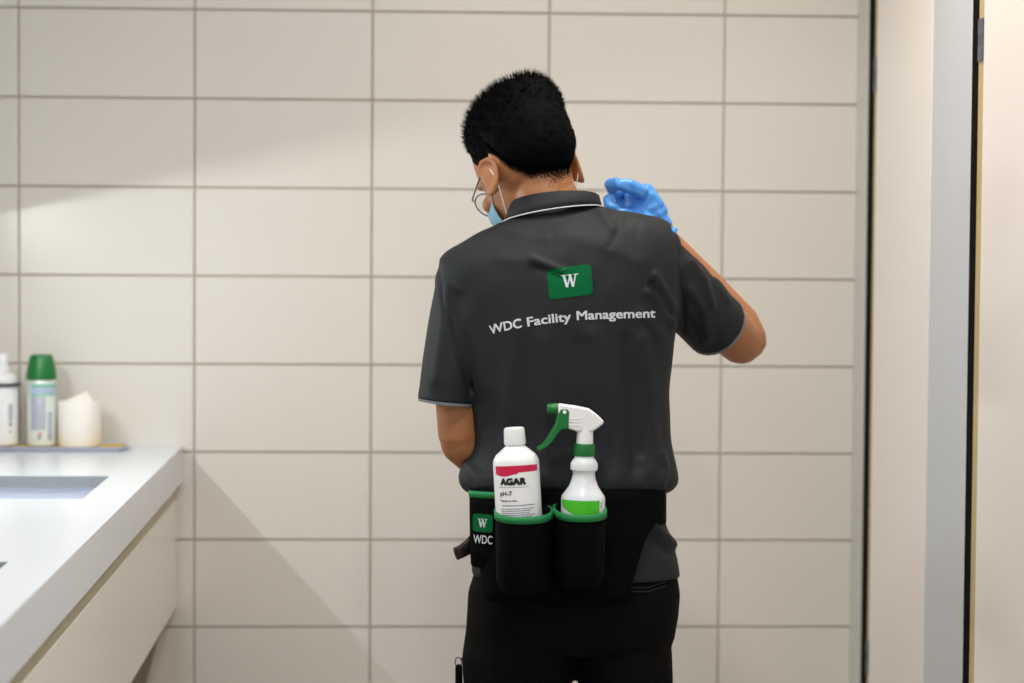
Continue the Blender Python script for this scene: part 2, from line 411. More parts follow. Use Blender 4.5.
# pump bottle
c = at(2.5, 440, 5.412); pb = empty('pump_bottle', (c.x, 5.412, IZ), 'white pump soap bottle on the tray, cut by the left frame edge', 'bottle')
MB().lathe([(.030, 0), (.034, .003), (.0345, .008), (.0345, .128), (.033, .133), (.020, .142)], 32).build('bottle_body', M_wplast, pb, local=True, smooth='auto')
MB().lathe([(.0355, .1325), (.0415, .133), (.0415, .138), (.030, .1385)], 32).build('holder_ring', mat('black_ring', (26, 28, 40), .3, .05, 20), pb, local=True, smooth='auto')
MB().lathe([(.034, .1388), (.034, .150), (.031, .157), (.018, .161)], 28).build('collar', M_wplast, pb, local=True, smooth='auto')
MB().lathe([(.017, .1612), (.017, .172), (.013, .177), (.013, .200), (.010, .204)], 24).build('pump_head', M_wplast, pb, local=True, smooth='auto')
def wrap_quads(R, rects, a_off=0.0, n=10):
    """curved patches (a0,a1 metres along arc, z0,z1) on a cylinder facing -Y"""
    mb = MB()
    for a0, a1, z0, z1 in rects:
        V = []; F_ = []
        for i in range(n + 1):
            t = (a0 + (a1 - a0) * i / n) / R + a_off
            V += [(R * sin(t), -R * cos(t), z0), (R * sin(t), -R * cos(t), z1)]
        for i in range(n): F_.append((2 * i, 2 * i + 2, 2 * i + 3, 2 * i + 1))
        mb.add(V, F_)
    return mb
wrap_quads(.0349, [(.019, .030, .088 - k * .0075, .088 - k * .0075 + .004) for k in range(5)] + [(.021, .027, .044, .054), (.021, .026, .030, .034)]).build('printed_label', M_ink, pb, local=True, smooth=False, fix=False)
# aerosol can
c = at(41.5, 440, 5.412); ac = empty('aerosol_can', (c.x, 5.412, IZ), 'aerosol air freshener can with a green cap, standing on the tray', 'spray can')
MB().lathe([(.029, 0), (.0325, .002), (.0325, .008), (.0322, .010), (.0322, .143), (.030, .147)], 36).build('can_body', mat('can_paint', (226, 232, 226), .3, .02, 20, metal=.2), ac, local=True, smooth='auto')
MB().lathe([(.0335, .1475), (.0335, .155), (.031, .172), (.0255, .196), (.022, .202), (.010, .2025)], 36).build('cap', M_green, ac, local=True, smooth='auto')
ttl = mat('teal_print', (120, 196, 168), .45, .06, 30)
wrap_quads(.0326, [(-.022, .060, .131, .1385), (-.022, .060, .112, .116)]).build('teal_band', ttl, ac, local=True, smooth=False, fix=False)
wrap_quads(.03255, [(-.022, .052, .1165, .131)]).build('blue_band', mat('pale_blue_print', (176, 190, 214), .45, .1, 60), ac, local=True, smooth=False, fix=False)
rows = []
rng = random.Random(3)
for k in range(13):
    z = .107 - k * .0058
    x = -.020
    while x < .012:
        l = rng.uniform(.004, .011); rows.append((x, min(x + l, .014), z, z + .0036)); x += l + .0012
rows += [(.020, .030, .070 - k * .008, .075 - k * .008) for k in range(8)] + [(-.004, .004, .016, .022), (.020, .027, .020, .028)]
wrap_quads(.0327, rows, n=4).build('small_print', mat('lilac_print', (150, 152, 186), .5, .05, 30), ac, local=True, smooth=False, fix=False)
wrap_quads(.0327, [(-.002, .005, .024, .031)], n=4).build('red_mark', mat('pink_print', (206, 120, 128), .5, .05, 30), ac, local=True, smooth=False, fix=False)
# tissue roll
c = at(79.5, 440, 5.418); tr = empty('tissue_roll', (c.x, 5.418, IZ), 'white toilet paper roll with a loose folded sheet on top, on the tray', 'tissue roll')
mb = MB(); N = 40
def rr(r0, z, s=0): return [((r0 + .0006 * sin(5 * 2 * pi * j / N + s)) * cos(2 * pi * j / N), (r0 + .0006 * sin(5 * 2 * pi * j / N + s)) * sin(2 * pi * j / N), z) for j in range(N)]
mb.loft([rr(.046, 0), rr(.0475, .003), rr(.0472, .05, .6), rr(.0475, .095, 1), rr(.0462, .098, 1), rr(.021, .0975), rr(.020, .095), rr(.020, .004)])
mb.build('roll', M_paper, tr, local=True, smooth='auto')
mb = MB(); mb.add([(-.034, -.024, .0985), (.034, -.030, .0985), (.030, .010, .0995), (.016, .004, .120), (-.006, -.010, .110)], [(0, 1, 3, 4), (1, 2, 3)])
o = mb.build('loose_sheet', M_paper, tr, local=True, smooth=False)
mo = o.modifiers.new('t', 'SOLIDIFY'); mo.thickness = .001
mb = MB(); mb.add([(-.0478 * sin(.9), -.0478 * cos(.9), .095), (.0478 * sin(.2), -.0482 * cos(.2), .095), (-.0478 * sin(.25), -.0484 * cos(.25), .050)], [(0, 2, 1)])
o = mb.build('folded_corner', M_paper, tr, local=True, smooth=False)
mo = o.modifiers.new('t', 'SOLIDIFY'); mo.thickness = .0008

# ------------------------------------------------------------------ the person
YP = 4.17
def S(px, py, dy=0.0): return at(px, py, YP + dy)
M_skin = mat('skin', (168, 112, 72), 0.5, 0.06, 25, 0.06, 300, sss=0.12)
M_shirt = mat('charcoal_polo', (27, 30, 34), 0.68, 0.05, 30, 0.12, 900, spec=0.32)
M_pants = mat('black_trousers', (7, 6, 6), 0.85, 0.1, 30, 0.15, 700, spec=0.12)
M_hair = mat('black_hair', (3, 3, 5), 0.75, 0.1, 60, spec=0.06)
M_glove = mat('blue_nitrile', (78, 154, 236), 0.42, 0.06, 40, 0.12, 120)
M_mask = mat('mask_blue', (140, 182, 206), 0.85, 0.04, 60, 0.2, 400)
M_loop = mat('white_elastic', (225, 228, 230), 0.8, 0.02, 60)
M_frame = mat('dark_metal_frame', (46, 40, 38), 0.3, 0.05, 60, metal=.6)
M_shoe = mat('black_leather', (14, 14, 14), 0.5, 0.1, 30)
base = S(572, 600); base.z = 0
person = empty('person', base, 'person seen from behind in charcoal polo shirt and black trousers, blue-gloved arm raised', 'person')

def ring2(xl, yl, xr, yr, db, df, yc=0.0, n=2.5, N=48):
    L = S(xl, yl, yc); R_ = S(xr, yr, yc); c = (L + R_) / 2; h = (R_ - L) / 2; out = []
    for j in range(N):
        t = 2 * pi * j / N; ct_, st_ = cos(t), sin(t)
        a = abs(ct_) ** (2 / n) * (1 if ct_ > 0 else -1); b = abs(st_) ** (2 / n) * (1 if st_ > 0 else -1)
        out.append(c + h * a + Vector((0, (df if b > 0 else db) * b, 0)))
    return out
def shrink(ring, k):
    c = sum(ring, Vector()) / len(ring); return [c + (p - c) * k for p in ring]

# torso rings: (xl, yl, xr, yr, depth_back, depth_front, y offset)
TORSO = [(522, 208, 590, 200, .060, .06, .050), (512, 217, 602, 207, .066, .066, .044), (488, 228, 632, 212, .075, .078, .025), (464, 241, 658, 217, .088, .09, .018),
         (444, 254, 673, 227, .098, .10, .010), (436, 272, 681, 246, .108, .112, .004), (443, 302, 682, 284, .116, .12, 0), (454, 345, 675, 335, .116, .122, 0),
         (466, 395, 669, 392, .112, .12, 0), (473, 435, 670, 435, .110, .122, 0), (468, 458, 675, 460, .116, .126, 0), (460, 471, 678, 474, .126, .132, 0),
         (459, 482, 677, 483, .126, .130, 0), (464, 490, 671, 490, .112, .12, 0), (478, 495, 661, 495, .098, .112, 0), (478, 512, 661, 512, .098, .112, 0),
         (474, 530, 668, 530, .108, .118, 0), (473, 552, 675, 552, .114, .122, 0), (472, 573, 679, 575, .118, .126, 0)]
def catmull(tab, k=4):
    out = []
    for i in range(len(tab) - 1):
        a, b, c, d = tab[max(0, i - 1)], tab[i], tab[i + 1], tab[min(len(tab) - 1, i + 2)]
        for s in range(k):
            t = s / k
            out.append(tuple(.5 * (2 * q + (r_ - p_) * t + (2 * p_ - 5 * q + 4 * r_ - s_) * t * t + (3 * q - p_ - 3 * r_ + s_) * t ** 3) for p_, q, r_, s_ in zip(a, b, c, d)))
    return out + [tab[-1]]
torso = [ring2(*t) for t in catmull(TORSO)]

# ---- head frame
HC = S(531, 174, .080)
HR = Matrix.Rotation(radians(28), 4, 'Z') @ Matrix.Rotation(radians(-8), 4, 'Y') @ Matrix.Rotation(radians(-30), 4, 'X')
H = Matrix.Translation(HC) @ HR @ Matrix.Scale(1.02, 4)
SK_C = Vector((0, .004, .042)); SK_R = Vector((.075, .097, .086))
def skull(d, off=0.0, n=2.35):
    k = (abs(d.x / (SK_R.x + off)) ** n + abs(d.y / (SK_R.y + off)) ** n + abs(d.z / (SK_R.z + off)) ** n) ** (-1 / n)
    return SK_C + d * k

def arm_path():
    right = [S(655, 272, .0), S(690, 292, .06), S(722, 324, .14), S(742, 343, .19)]
    fore = [S(745, 343, .195), S(737, 326, .205), S(704, 287, .205), S(663, 239, .20)]
    left = [S(472, 284, .0), S(462, 340, -.005), S(457, 400, -.01), S(459, 437, -.005)]
    lfore = [S(461, 441, 0), S(478, 455, .04), S(505, 460, .13), S(530, 452, .21)]
    return right, fore, left, lfore
AR, AF, AL, ALF = arm_path()

def right_hand(mb, g):
    """hand closed on a cloth: palm, four curled fingers, thumb from the side of the palm; g = extra radius"""
    mb.tube([S(663, 240, .200), S(656, 226, .198), S(648, 211, .195), S(641, 198, .19)], [.025 + g, .0275 + g, .033 + g, .030 + g], 18, flat=[.85, .85, .8, .75], up=(1, 0, -.6))
    mb.tube([S(642, 192, .165), S(629, 186, .155), S(617, 184, .152), S(610, 185, .164), S(612, 190, .178)], [.0125 + g, .0120 + g, .0110 + g, .0100 + g, .0085 + g], 12)
    mb.tube([S(641, 192, .195), S(627, 188, .200), S(617, 194, .206), S(618, 203, .208), S(627, 206, .198)], [.0115 + g, .0108 + g, .010 + g, .0093 + g, .0085 + g], 12)
    mb.tube([S(642, 195, .217), S(627, 193, .220), S(616, 200, .222), S(617, 208, .218), S(626, 209, .21)], [.0104 + g, .0104 + g, .0098 + g, .009 + g, .0082 + g], 12)
    mb.tube([S(646, 200, .235), S(632, 199, .238), S(620, 205, .238), S(620, 212, .232), S(628, 213, .224)], [.0092 + g, .0092 + g, .0088 + g, .008 + g, .0075 + g], 12)
    mb.tube([S(648, 219, .178), S(635, 219, .160), S(620, 214, .150), S(609, 206, .150), S(608, 199, .158)], [.0140 + g, .0130 + g, .0112 + g, .0102 + g, .0088 + g], 12)
def left_hand(mb, g):
    c = S(530, 452, .21); X = Vector((1, 0, 0)); Y = Vector((0, 1, 0)); Z = Vector((0, 0, 1)); d = (ALF[-1] - ALF[-2]).normalized()
    k = c + d * .085
    mb.tube([c, c + d * .03, c + d * .06, k], [.025 + g, .030 + g, .036 + g, .036 + g], 18, flat=[.8, .6, .5, .42], up=(0, 0, 1))
    for i, (o, l) in enumerate(((.028, .9), (.010, 1.0), (-.009, .95), (-.026, .75))):
        s = k + Z * o
        mb.tube([s - d * .01, s + d * .035 * l, s + d * .055 * l + Y * -.012 + X * .008, s + d * .052 * l + Y * -.038, s + d * .03 * l + Y * -.045],
                [.0102 + g, .0098 + g, .0092 + g, .0085 + g, .0078 + g], 12)
    mb.tube([c + d * .02 + Z * .025, c + d * .05 + Z * .052 - Y * .01, c + d * .08 + Z * .062 - Y * .02, c + d * .10 + Z * .058 - Y * .03], [.014 + g, .0125 + g, .011 + g, .009 + g], 12)

# ---- legs / trousers layout
HIP = [(486, 520, 658, 520, .085, .10, 0), (480, 556, 668, 556, .100, .108, 0), (474, 574, 676, 574, .110, .112, 0), (468, 592, 679, 592, .116, .112, 0), (466, 615, 678, 615, .116, .11, 0), (465, 636, 675, 636, .106, .10, 0), (468, 648, 671, 648, .09, .09, 0)]
LEG = []
for (xo, xi, s) in ((463, 571.5, -1), (673, 578, 1)):
    top = ((xo + xi) / 2)
    kn = top + s * 2; an = top + s * 4
    hw = abs(xo - xi) / 2 / 578
    LEG.append(([S(top - s * 3, 610, 0), S(top - s * 2, 655, 0), S(top, 695, 0), S(top + s * 1, 760, .005), S(kn, 870, .01), S(an, 960, 0), S(an, 1015, -.005)], [hw * .98, hw * 1.05, hw * .985, hw * .92, hw * .78, hw * .72, hw * .70]))

# ---- body: one continuous skin mesh
mb = MB()
mb.loft([shrink(r, .90) for r in torso[:53]])
mb.loft([shrink(ring2(*t), .82) for t in HIP])
for pth, rd in LEG:
    z_floor = [Vector(p) for p in pth]
    mb.tube(z_floor, [r * .82 for r in rd], 20)
    a = z_floor[-1]
    mb.tube([a, Vector((a.x, a.y + .02, .06)), Vector((a.x, a.y + .10, .045)), Vector((a.x, a.y + .17, .04))], [.04, .038, .038, .028], 14)
mb.tube(AR, [.046, .048, .045, .041], 20); mb.tube(AF, [.042, .043, .036, .0255], 20)
mb.tube(AL, [.042, .040, .038, .036], 20); mb.tube(ALF, [.039, .040, .034, .027], 20)
right_hand(mb, -.0015); left_hand(mb, -.0015)
mb.tube([S(553, 226, .047), S(549, 205, .054), S(543, 185, .064), S(537, 165, .078)], [.056, .055, .054, .054], 24, flat=1.02)
hb = MB()
rings = []
for i in range(1, 20):
    a = pi * i / 20
    rings.append([skull(Vector((sin(a) * cos(2 * pi * j / 32), sin(a) * sin(2 * pi * j / 32), -cos(a)))) for j in range(32)])
hb.loft(rings)
# face: cheeks, jaw, brow, nose, lips, chin, eye lids
hb.loft([[Vector((hw * cos(2 * pi * j / 24), yc + (df if sin(2 * pi * j / 24) > 0 else db) * sin(2 * pi * j / 24), z)) for j in range(24)]
         for z, hw, yc, db, df in ((.05, .068, .03, .05, .068), (.02, .069, .03, .05, .071), (-.01, .067, .03, .05, .072), (-.04, .061, .032, .05, .070), (-.065, .052, .036, .05, .066), (-.085, .040, .044, .045, .056), (-.099, .024, .055, .03, .038))])
hb.ball((0, .098, -.093), (.018, .014, .012)); hb.tube([(-.05, .088, .034), (0, .103, .034), (.05, .088, .034)], [.008, .010, .008], 12)
hb.tube([(0, .100, .022), (0, .111, .002), (0, .120, -.018)], [.007, .009, .012], 14); hb.ball((.010, .110, -.022), (.009, .010, .008)); hb.ball((-.010, .110, -.022), (.009, .010, .008))
hb.tube([(-.022, .096, -.050), (0, .106, -.049), (.022, .096, -.050)], [.004, .0065, .004], 10); hb.tube([(-.020, .096, -.058), (0, .105, -.060), (.020, .096, -.058)], [.004, .007, .004], 10)
for s in (-1, 1):
    hb.ball((s * .033, .089, .012), (.014, .011, .010))
    hb.ball((s * .052, .070, -.012), (.018, .018, .016))
    # ear: bowl plate, helix rim and lobe, standing off the head
    e0 = Vector((s * .0815, -.004, .0))
    E_ = Matrix.Translation(e0) @ Matrix.Rotation(radians(-s * 40), 4, 'Z') @ Matrix.Rotation(radians(10), 4, 'X')
    hb.ball((s * .006, 0, .0), (.0055, .016, .027), E_)
    hel = [(s * .004, .014, .002), (s * .008, .016, .018), (s * .011, .008, .030), (s * .013, -.006, .031), (s * .014, -.016, .021), (s * .014, -.018, .006), (s * .012, -.014, -.010), (s * .009, -.006, -.022), (s * .006, .004, -.029), (s * .004, .010, -.024)]
    hb.tube(hel, [.004, .0045, .0045, .0045, .0048, .0045, .0045, .0055, .006, .004], 10, M=E_)
    hb.tube([(s * .0, .0, .02), (s * .0, .0, -.02)], [.010, .010], 12, M=E_)
mb.add(hb.v, hb.f, H)
body_me = remesh(mb, .0034, 5, .5)
body_bv = BVHTree.FromPolygons([v.co.copy() for v in body_me.vertices], [tuple(p.vertices) for p in body_me.polygons])
link_mesh('body', shift(body_me, base), M_skin, person, True, base)

# ---- shirt
def fold_field():
    # (polyline in photo pixels, amplitude m, width px)
    return [([(533, 260), (548, 266), (562, 272)], .0045, 4.5), ([(538, 268), (560, 276)], -.004, 4.0), ([(500, 258), (530, 262)], .002, 7),
            ([(655, 275), (664, 290), (672, 306)], .004, 4.0), ([(648, 292), (662, 305), (672, 325)], .0045, 4.0), ([(640, 312), (660, 335)], .003, 5),
            ([(652, 284), (668, 315)], -.004, 3.5),
            ([(518, 330), (510, 390), (508, 450)], .004, 9), ([(545, 340), (548, 400), (540, 470)], .003, 9), ([(596, 335), (612, 400), (618, 470)], .0045, 10),
            ([(640, 340), (648, 400), (652, 470)], .005, 9), ([(628, 340), (634, 400), (636, 465)], -.004, 8), ([(580, 345), (585, 410), (586, 470)], -.003, 9),
            ([(437, 262), (443, 300), (455, 345), (472, 392)], -.005, 2.2), ([(674, 226), (680, 255), (684, 295), (684, 332)], -.006, 2.0),
            ([(449, 285), (443, 330), (436, 380)], .003, 6), ([(446, 278), (458, 290)], .003, 4),
            ([(692, 262), (705, 282), (712, 306)], .004, 4), ([(690, 290), (704, 312), (708, 338)], .004, 5), ([(686, 318), (700, 340)], -.003, 4), ([(716, 280), (728, 300)], .003, 4),
            ([(622, 217), (618, 232), (610, 246)], -.0014, 3.5), ([(640, 220), (636, 238)], -.001, 3), ([(600, 212), (612, 228)], .002, 4),
            ([(500, 228), (520, 236), (545, 238)], .002, 5), ([(560, 236), (600, 244), (640, 262)], .002, 8),
            ([(660, 455), (664, 470), (660, 484)], .005, 5), ([(640, 462), (642, 484)], .004, 5), ([(466, 462), (476, 476), (480, 486)], .004, 5),
            ([(645, 520), (660, 532), (674, 545)], .005, 4), ([(650, 535), (668, 552)], -.004, 4), ([(660, 510), (672, 522)], .005, 4)]
def seg_d(p, a, b):
    ax, ay = a; bx, by = b; dx, dy = bx - ax, by - ay
    t = max(0, min(1, ((p[0] - ax) * dx + (p[1] - ay) * dy) / (dx * dx + dy * dy)))
    return (p[0] - ax - t * dx) ** 2 + (p[1] - ay - t * dy) ** 2
FOLDS = [(pl, a, w_, min(p[0] for p in pl) - 3 * w_, max(p[0] for p in pl) + 3 * w_, min(p[1] for p in pl) - 3 * w_, max(p[1] for p in pl) + 3 * w_) for pl, a, w_ in fold_field()]
mb = MB()
mb.loft(torso)
# sleeves
SLL = [S(476, 262, .0), S(467, 290, .0), S(458, 335, -.004), S(449, 380, -.008), S(447, 401, -.008)]
mb.tube(SLL, [.046, .056, .054, .050, .0500], 28, flat=[1.1, 1.1, 1.15, 1.2, 1.22], up=(1, 0, 0), round_ends=False)
mb.ball(S(468, 282, 0), (.058, .060, .052)); mb.ball(S(656, 266, .01), (.048, .07, .052))
SLR = [S(655, 270, .0), S(676, 286, .035), S(695, 306, .08), S(715, 325, .12)]
mb.tube(SLR, [.062, .060, .059, .0590], 28, flat=[1.0, 1.02, 1.05, 1.1], up=(1, 0, 1), round_ends=False)
me = remesh(mb, .0032, 6, .5)
me.update()
nrm = [Vector(n.vector) for n in me.vertex_normals]
for vtx, n in zip(me.vertices, nrm):
    p2 = proj(vtx.co); d = 0
    if n.y < .35:
        for pl, a, w_, x0, x1, y0, y1 in FOLDS:
            if x0 < p2[0] < x1 and y0 < p2[1] < y1:
                q = min(seg_d(p2, s0, s1) for s0, s1 in zip(pl, pl[1:])); d += a * (1.5 if w_ > 3 else 1.0) * exp(-q / (w_ * w_))
        d *= min(1, (.35 - n.y) / .3)
    d += .0012 * sin(vtx.co.x * 61 + 3 * sin(vtx.co.z * 17)) * sin(vtx.co.z * 23 + 2 * sin(vtx.co.x * 29))
    vtx.co += n * d
me.update()
bv = BVHTree.FromPolygons([v.co.copy() for v in me.vertices], [tuple(p.vertices) for p in me.polygons])
shirt = link_mesh('shirt', shift(me, base), M_shirt, person, True, base)
# sleeve hem bands
def band(path, rad, flat, up, w_):
    mbx = MB(); mbx.tube(path, rad, 32, flat=flat, up=up, round_ends=False); return mbx
d = (SLL[-1] - SLL[-2]).normalized()
MB().tube([SLL[-1] - d * .001, SLL[-1] + d * .0035], [.0503, .0501], 32, flat=1.22, up=(1, 0, 0), round_ends=False).build('sleeve_hem', mat('hem_grey', (112, 116, 124), .7, .03, 60), shirt, smooth='auto')
d = (SLR[-1] - SLR[-2]).normalized()
MB().tube([SLR[-1] - d * .001, SLR[-1] + d * .0035], [.0592, .0590], 32, flat=1.1, up=(1, 0, 1), round_ends=False).build('sleeve_hem', MATS['hem_grey'], shirt, smooth='auto')
# collar: folded band leaning forward round the neck
def cring(cx_, cy_, hw, dep, tilt, yo, drop, N=56):
    out = []
    for j in range(N):
        t = 2 * pi * j / N
        c0 = S(cx_, cy_, yo)
        out.append(c0 + Vector((hw * cos(t), dep * sin(t), tilt * cos(t) * hw - drop * sin(t))))
    return out
cb = MB()
cb.loft([cring(553, 216, .087, .083, .15, .045, .011), cring(553.5, 208, .0825, .075, .13, .046, .012), cring(555, 200, .0775, .070, .08, .050, .013), cring(555, 199, .075, .067, .08, .050, .013),
         cring(553.5, 206, .075, .067, .12, .048, .012), cring(553, 214, .076, .070, .15, .046, .011)], caps=False)
n = 56; k = len(cb.v) - n
cb.f += [(k + j, k + (j + 1) % n, (j + 1) % n, j) for j in range(n)]
cb.build('collar', M_shirt, shirt)
pr = cring(553, 215, .0876, .0836, .15, .045, .011, 80)
pp = MB(); pp.tube([pr[j % 80] for j in range(38, 84)], .0011, 8); pp.build('collar_piping', mat('white_piping', (222, 226, 230), .7, .02, 60), shirt)

# ---- print on the back of the shirt
def onto(px, py, off=.0013):
    q = S(px, py, -.11); h = bv.ray_cast(Vector((q.x, YP - .6, q.z)), Vector((0, 1, 0)))
    loc = h[0] if h[0] else q
    # keep the photo position after the depth is known
    q = at(px, py, loc.y); h = bv.ray_cast(Vector((q.x, YP - .6, q.z)), Vector((0, 1, 0))); loc = h[0] or loc
    return Vector((loc.x, loc.y - off, loc.z))
M_print = mat('white_print', (208, 212, 220), .6, .02, 60)
M_patch = mat('green_print', (0, 96, 52), .8, .04, 40, spec=.15)
BASEL = [(489, 335), (500, 331.6), (522, 327.2), (545, 323.6), (566, 321.2), (577, 319.9), (610, 318.4), (655, 317.4)]
tv, tf = text_geo('WDC Facility Management', 0)
mbx = MB(); V = []
def embolden(tv, tf, du, dv):
    n_ = len(tv); out_v = []; out_f = []
    for k_, (a, b) in enumerate(((-du, -dv), (du, -dv), (-du, dv), (du, dv), (0, 0))):
        out_v += [(u + a, v + b, k_) for u, v in tv]; out_f += [tuple(i + n_ * k_ for i in f) for f in tf]
    return out_v, out_f
tv, tf = embolden(tv, tf, .0021, .028)
for u, v, k_ in tv:
    px = interp([(489, 490.3), (527.4, 522.6), (531.8, 527.2), (573.3, 571), (578, 576.5), (655.5, 655.3)], 489 + u * 166.5); b0 = interp(BASEL, px); sl = (interp(BASEL, px + 4) - interp(BASEL, px - 4)) / 8
    V.append(onto(px + v * 9.6 * sl * .8, b0 - v * 9.2, .0013 + .00004 * k_))
mbx.add(V, tf); mbx.build('back_lettering', M_print, shirt, smooth=False, fix=False)
gv, gf = rounded_grid(14, 10, .12); q4 = [(549.4, 299.6), (593, 294.4), (591, 263.6), (546.6, 269.8)]
def bil(q, u, v): return tuple((q[0][k] * (1 - u) + q[1][k] * u) * (1 - v) + (q[3][k] * (1 - u) + q[2][k] * u) * v for k in (0, 1))
mbx = MB(); mbx.add([onto(*bil(q4, u, v)) for u, v in gv], gf); mbx.build('back_logo', M_patch, shirt, smooth=False, fix=False)
wv, wf = serif_w(); qw = [(561.5, 287.8), (578.6, 286.2), (578, 273.4), (560.6, 275.2)]
mbx = MB(); mbx.add([onto(*bil(qw, u, v), .0024) for u, v in wv], wf); mbx.build('logo_letter', M_print, shirt, smooth=False, fix=False)

# ---- trousers and shoes
mb = MB(); mb.loft([ring2(*t) for t in HIP])
for pth, rd in LEG: mb.tube(pth, rd, 24, round_ends=False)
me = remesh(mb, .0045, 6, .5)
nr = [Vector(n.vector) for n in me.vertex_normals]
for vtx, n in zip(me.vertices, nr):
    c_ = vtx.co; vtx.co += n * (.003 * sin(c_.z * 38 + 4 * sin(c_.x * 21)) * (0.35 + .65 * max(0, min(1, (.75 - c_.z) / .4))))
trs = link_mesh('trousers', shift(me, base), M_pants, person, True, base)
tb = BVHTree.FromPolygons([v.co + base for v in me.vertices], [tuple(p.vertices) for p in me.polygons])
def on_t(px, py, off=.001):
    q = S(px, py, -.1); h = tb.ray_cast(Vector((q.x, YP - .6, q.z)), Vector((0, 1, 0))); return Vector((h[0].x, h[0].y - off, h[0].z)) if h[0] else None
for ln in ([(628, 587), (648, 588), (668, 584)], [(628, 591), (648, 592), (668, 588)]):
    pts = [on_t(*p_) for p_ in ln]
    if all(pts): MB().tube(pts, .0012, 6).build('pocket_seam', mat('seam_thread', (20, 19, 19), .7, .05, 60), trs)
for pth, rd in LEG:
    a = pth[-1]
    sh = MB(); sx = a.x
    prof = [(-.07, .028, .035), (-.055, .036, .06), (0, .040, .085), (.06, .044, .07), (.13, .046, .05), (.19, .036, .042), (.215, .02, .03)]
    rings = []
    for yy, hw, hh in prof:
        rings.append([Vector((sx + hw * cos(t), a.y + yy, .012 + (hh * sin(t) if sin(t) > 0 else .010 * sin(t)))) for t in [2 * pi * j / 20 for j in range(20)]])
    sh.loft(rings); s_ = sh.build('shoe', M_shoe, person)

# ---- gloves
mb = MB(); right_hand(mb, .0012)
me = remesh(mb, .0021, 3, .5)
nr = [Vector(n.vector) for n in me.vertex_normals]
for vtx, n in zip(me.vertices, nr):
    c_ = vtx.co; vtx.co += n * (.0009 * sin(c_.x * 140 + 4 * sin(c_.z * 90) + 60 * c_.y) + .0006 * sin(c_.z * 240 + 3 * sin(c_.x * 120)))
gl = link_mesh('glove', shift(me, base), M_glove, person, True, base)
wd = (AF[-1] - AF[-2]).normalized(); wc = AF[-1]
mb = MB(); rings = []
for k, (t, r) in enumerate(((.026, .0275), (.012, .0275), (.002, .029), (-.004, .0325), (-.0035, .0310), (.004, .0275), (.012, .0265))):
    cc = wc + wd * t; u = Vector((1, 0, .6)); u = (u - wd * u.dot(wd)).normalized(); q = wd.cross(u)
    rings.append([cc + (u * cos(a) + q * sin(a)) * (r + (.0018 * sin(7 * a) if t < -.012 else 0)) for a in [2 * pi * j / 40 for j in range(40)]])
mb.loft(rings, caps=False); mb.build('glove_cuff', M_glove, gl)
mb = MB(); left_hand(mb, .0012); me = remesh(mb, .003, 3, .5); link_mesh('glove', shift(me, base), M_glove, person, True, base)

# ---- hair: cap plus strands
HL = [(0, 34), (35, 26), (58, 12), (74, -2), (84, -14), (93, -12), (104, 2), (114, -10), (126, -34), (146, -52), (180, -57)]
def hairline(az): return interp(HL, abs(az))
def sdir(az, el): a, e_ = radians(az), radians(el); return Vector((sin(a) * cos(e_), cos(a) * cos(e_), sin(e_)))
def thick(az, el):
    dv_x = sin(radians(az)) * cos(radians(el)); h0 = el - hairline(az); t = .0012 + .0105 * min(1, max(0, h0 - 8) / 22)
    top = max(0, min(1, (el - 22) / 30)); t += top * .027 * (1 + .75 * dv_x) * (.62 if abs(az) < 45 else .62 + .38 * min(1, (abs(az) - 45) / 40))
    t += .009 * max(0, dv_x) * min(1, max(0, (el - 5) / 25))
    return t
HI = H.inverted()
def scalp(az, el):
    dv = sdir(az, el); q = skull(dv)
    if abs(az) > 118 and el < 5:
        o_ = H @ (q + dv * .035); dr_ = (H.to_3x3() @ -dv).normalized(); h_ = body_bv.ray_cast(o_, dr_, .06)
        if h_[0]: return HI @ h_[0]
    return q
mb = MB(); rows = []; NA, NE = 96, 30
for i in range(NE + 1):
    row = []
    for j in range(NA):
        az = -180 + 360 * j / NA; h0 = hairline(az) + (10 if abs(az) > 112 else 0); el = h0 + (89.5 - h0) * (i / NE) ** .85
        dv = sdir(az, el); t = thick(az, el) if i else .0002
        t += .0016 * sin(az * .35 + 3 * sin(el * .23)) * min(1, i / 6) + .0012 * sin(el * .6 + az * .21) * min(1, i / 6)
        row.append(scalp(az, el) + dv * t)
    rows.append(row)
mb.loft(rows, caps=False); k = len(mb.v) - NA; mb.f.append(tuple(range(k, k + NA)))
hv = MB(); hv.add(mb.v, mb.f, H); hair = hv.build('hair', M_hair, person)
rng = random.Random(11); V = []; Fh = []
def strand(pos, dr, ln, w_):
    u = dr.cross(Vector((rng.random() - .5, rng.random() - .5, rng.random() - .5))).normalized(); q = dr.cross(u)
    k = len(V); V.extend([pos + u * w_, pos - u * w_ * .5 + q * w_ * .87, pos - u * w_ * .5 - q * w_ * .87, pos + dr * ln]); Fh.extend([(k, k + 1, k + 3), (k + 1, k + 2, k + 3), (k + 2, k, k + 3)])
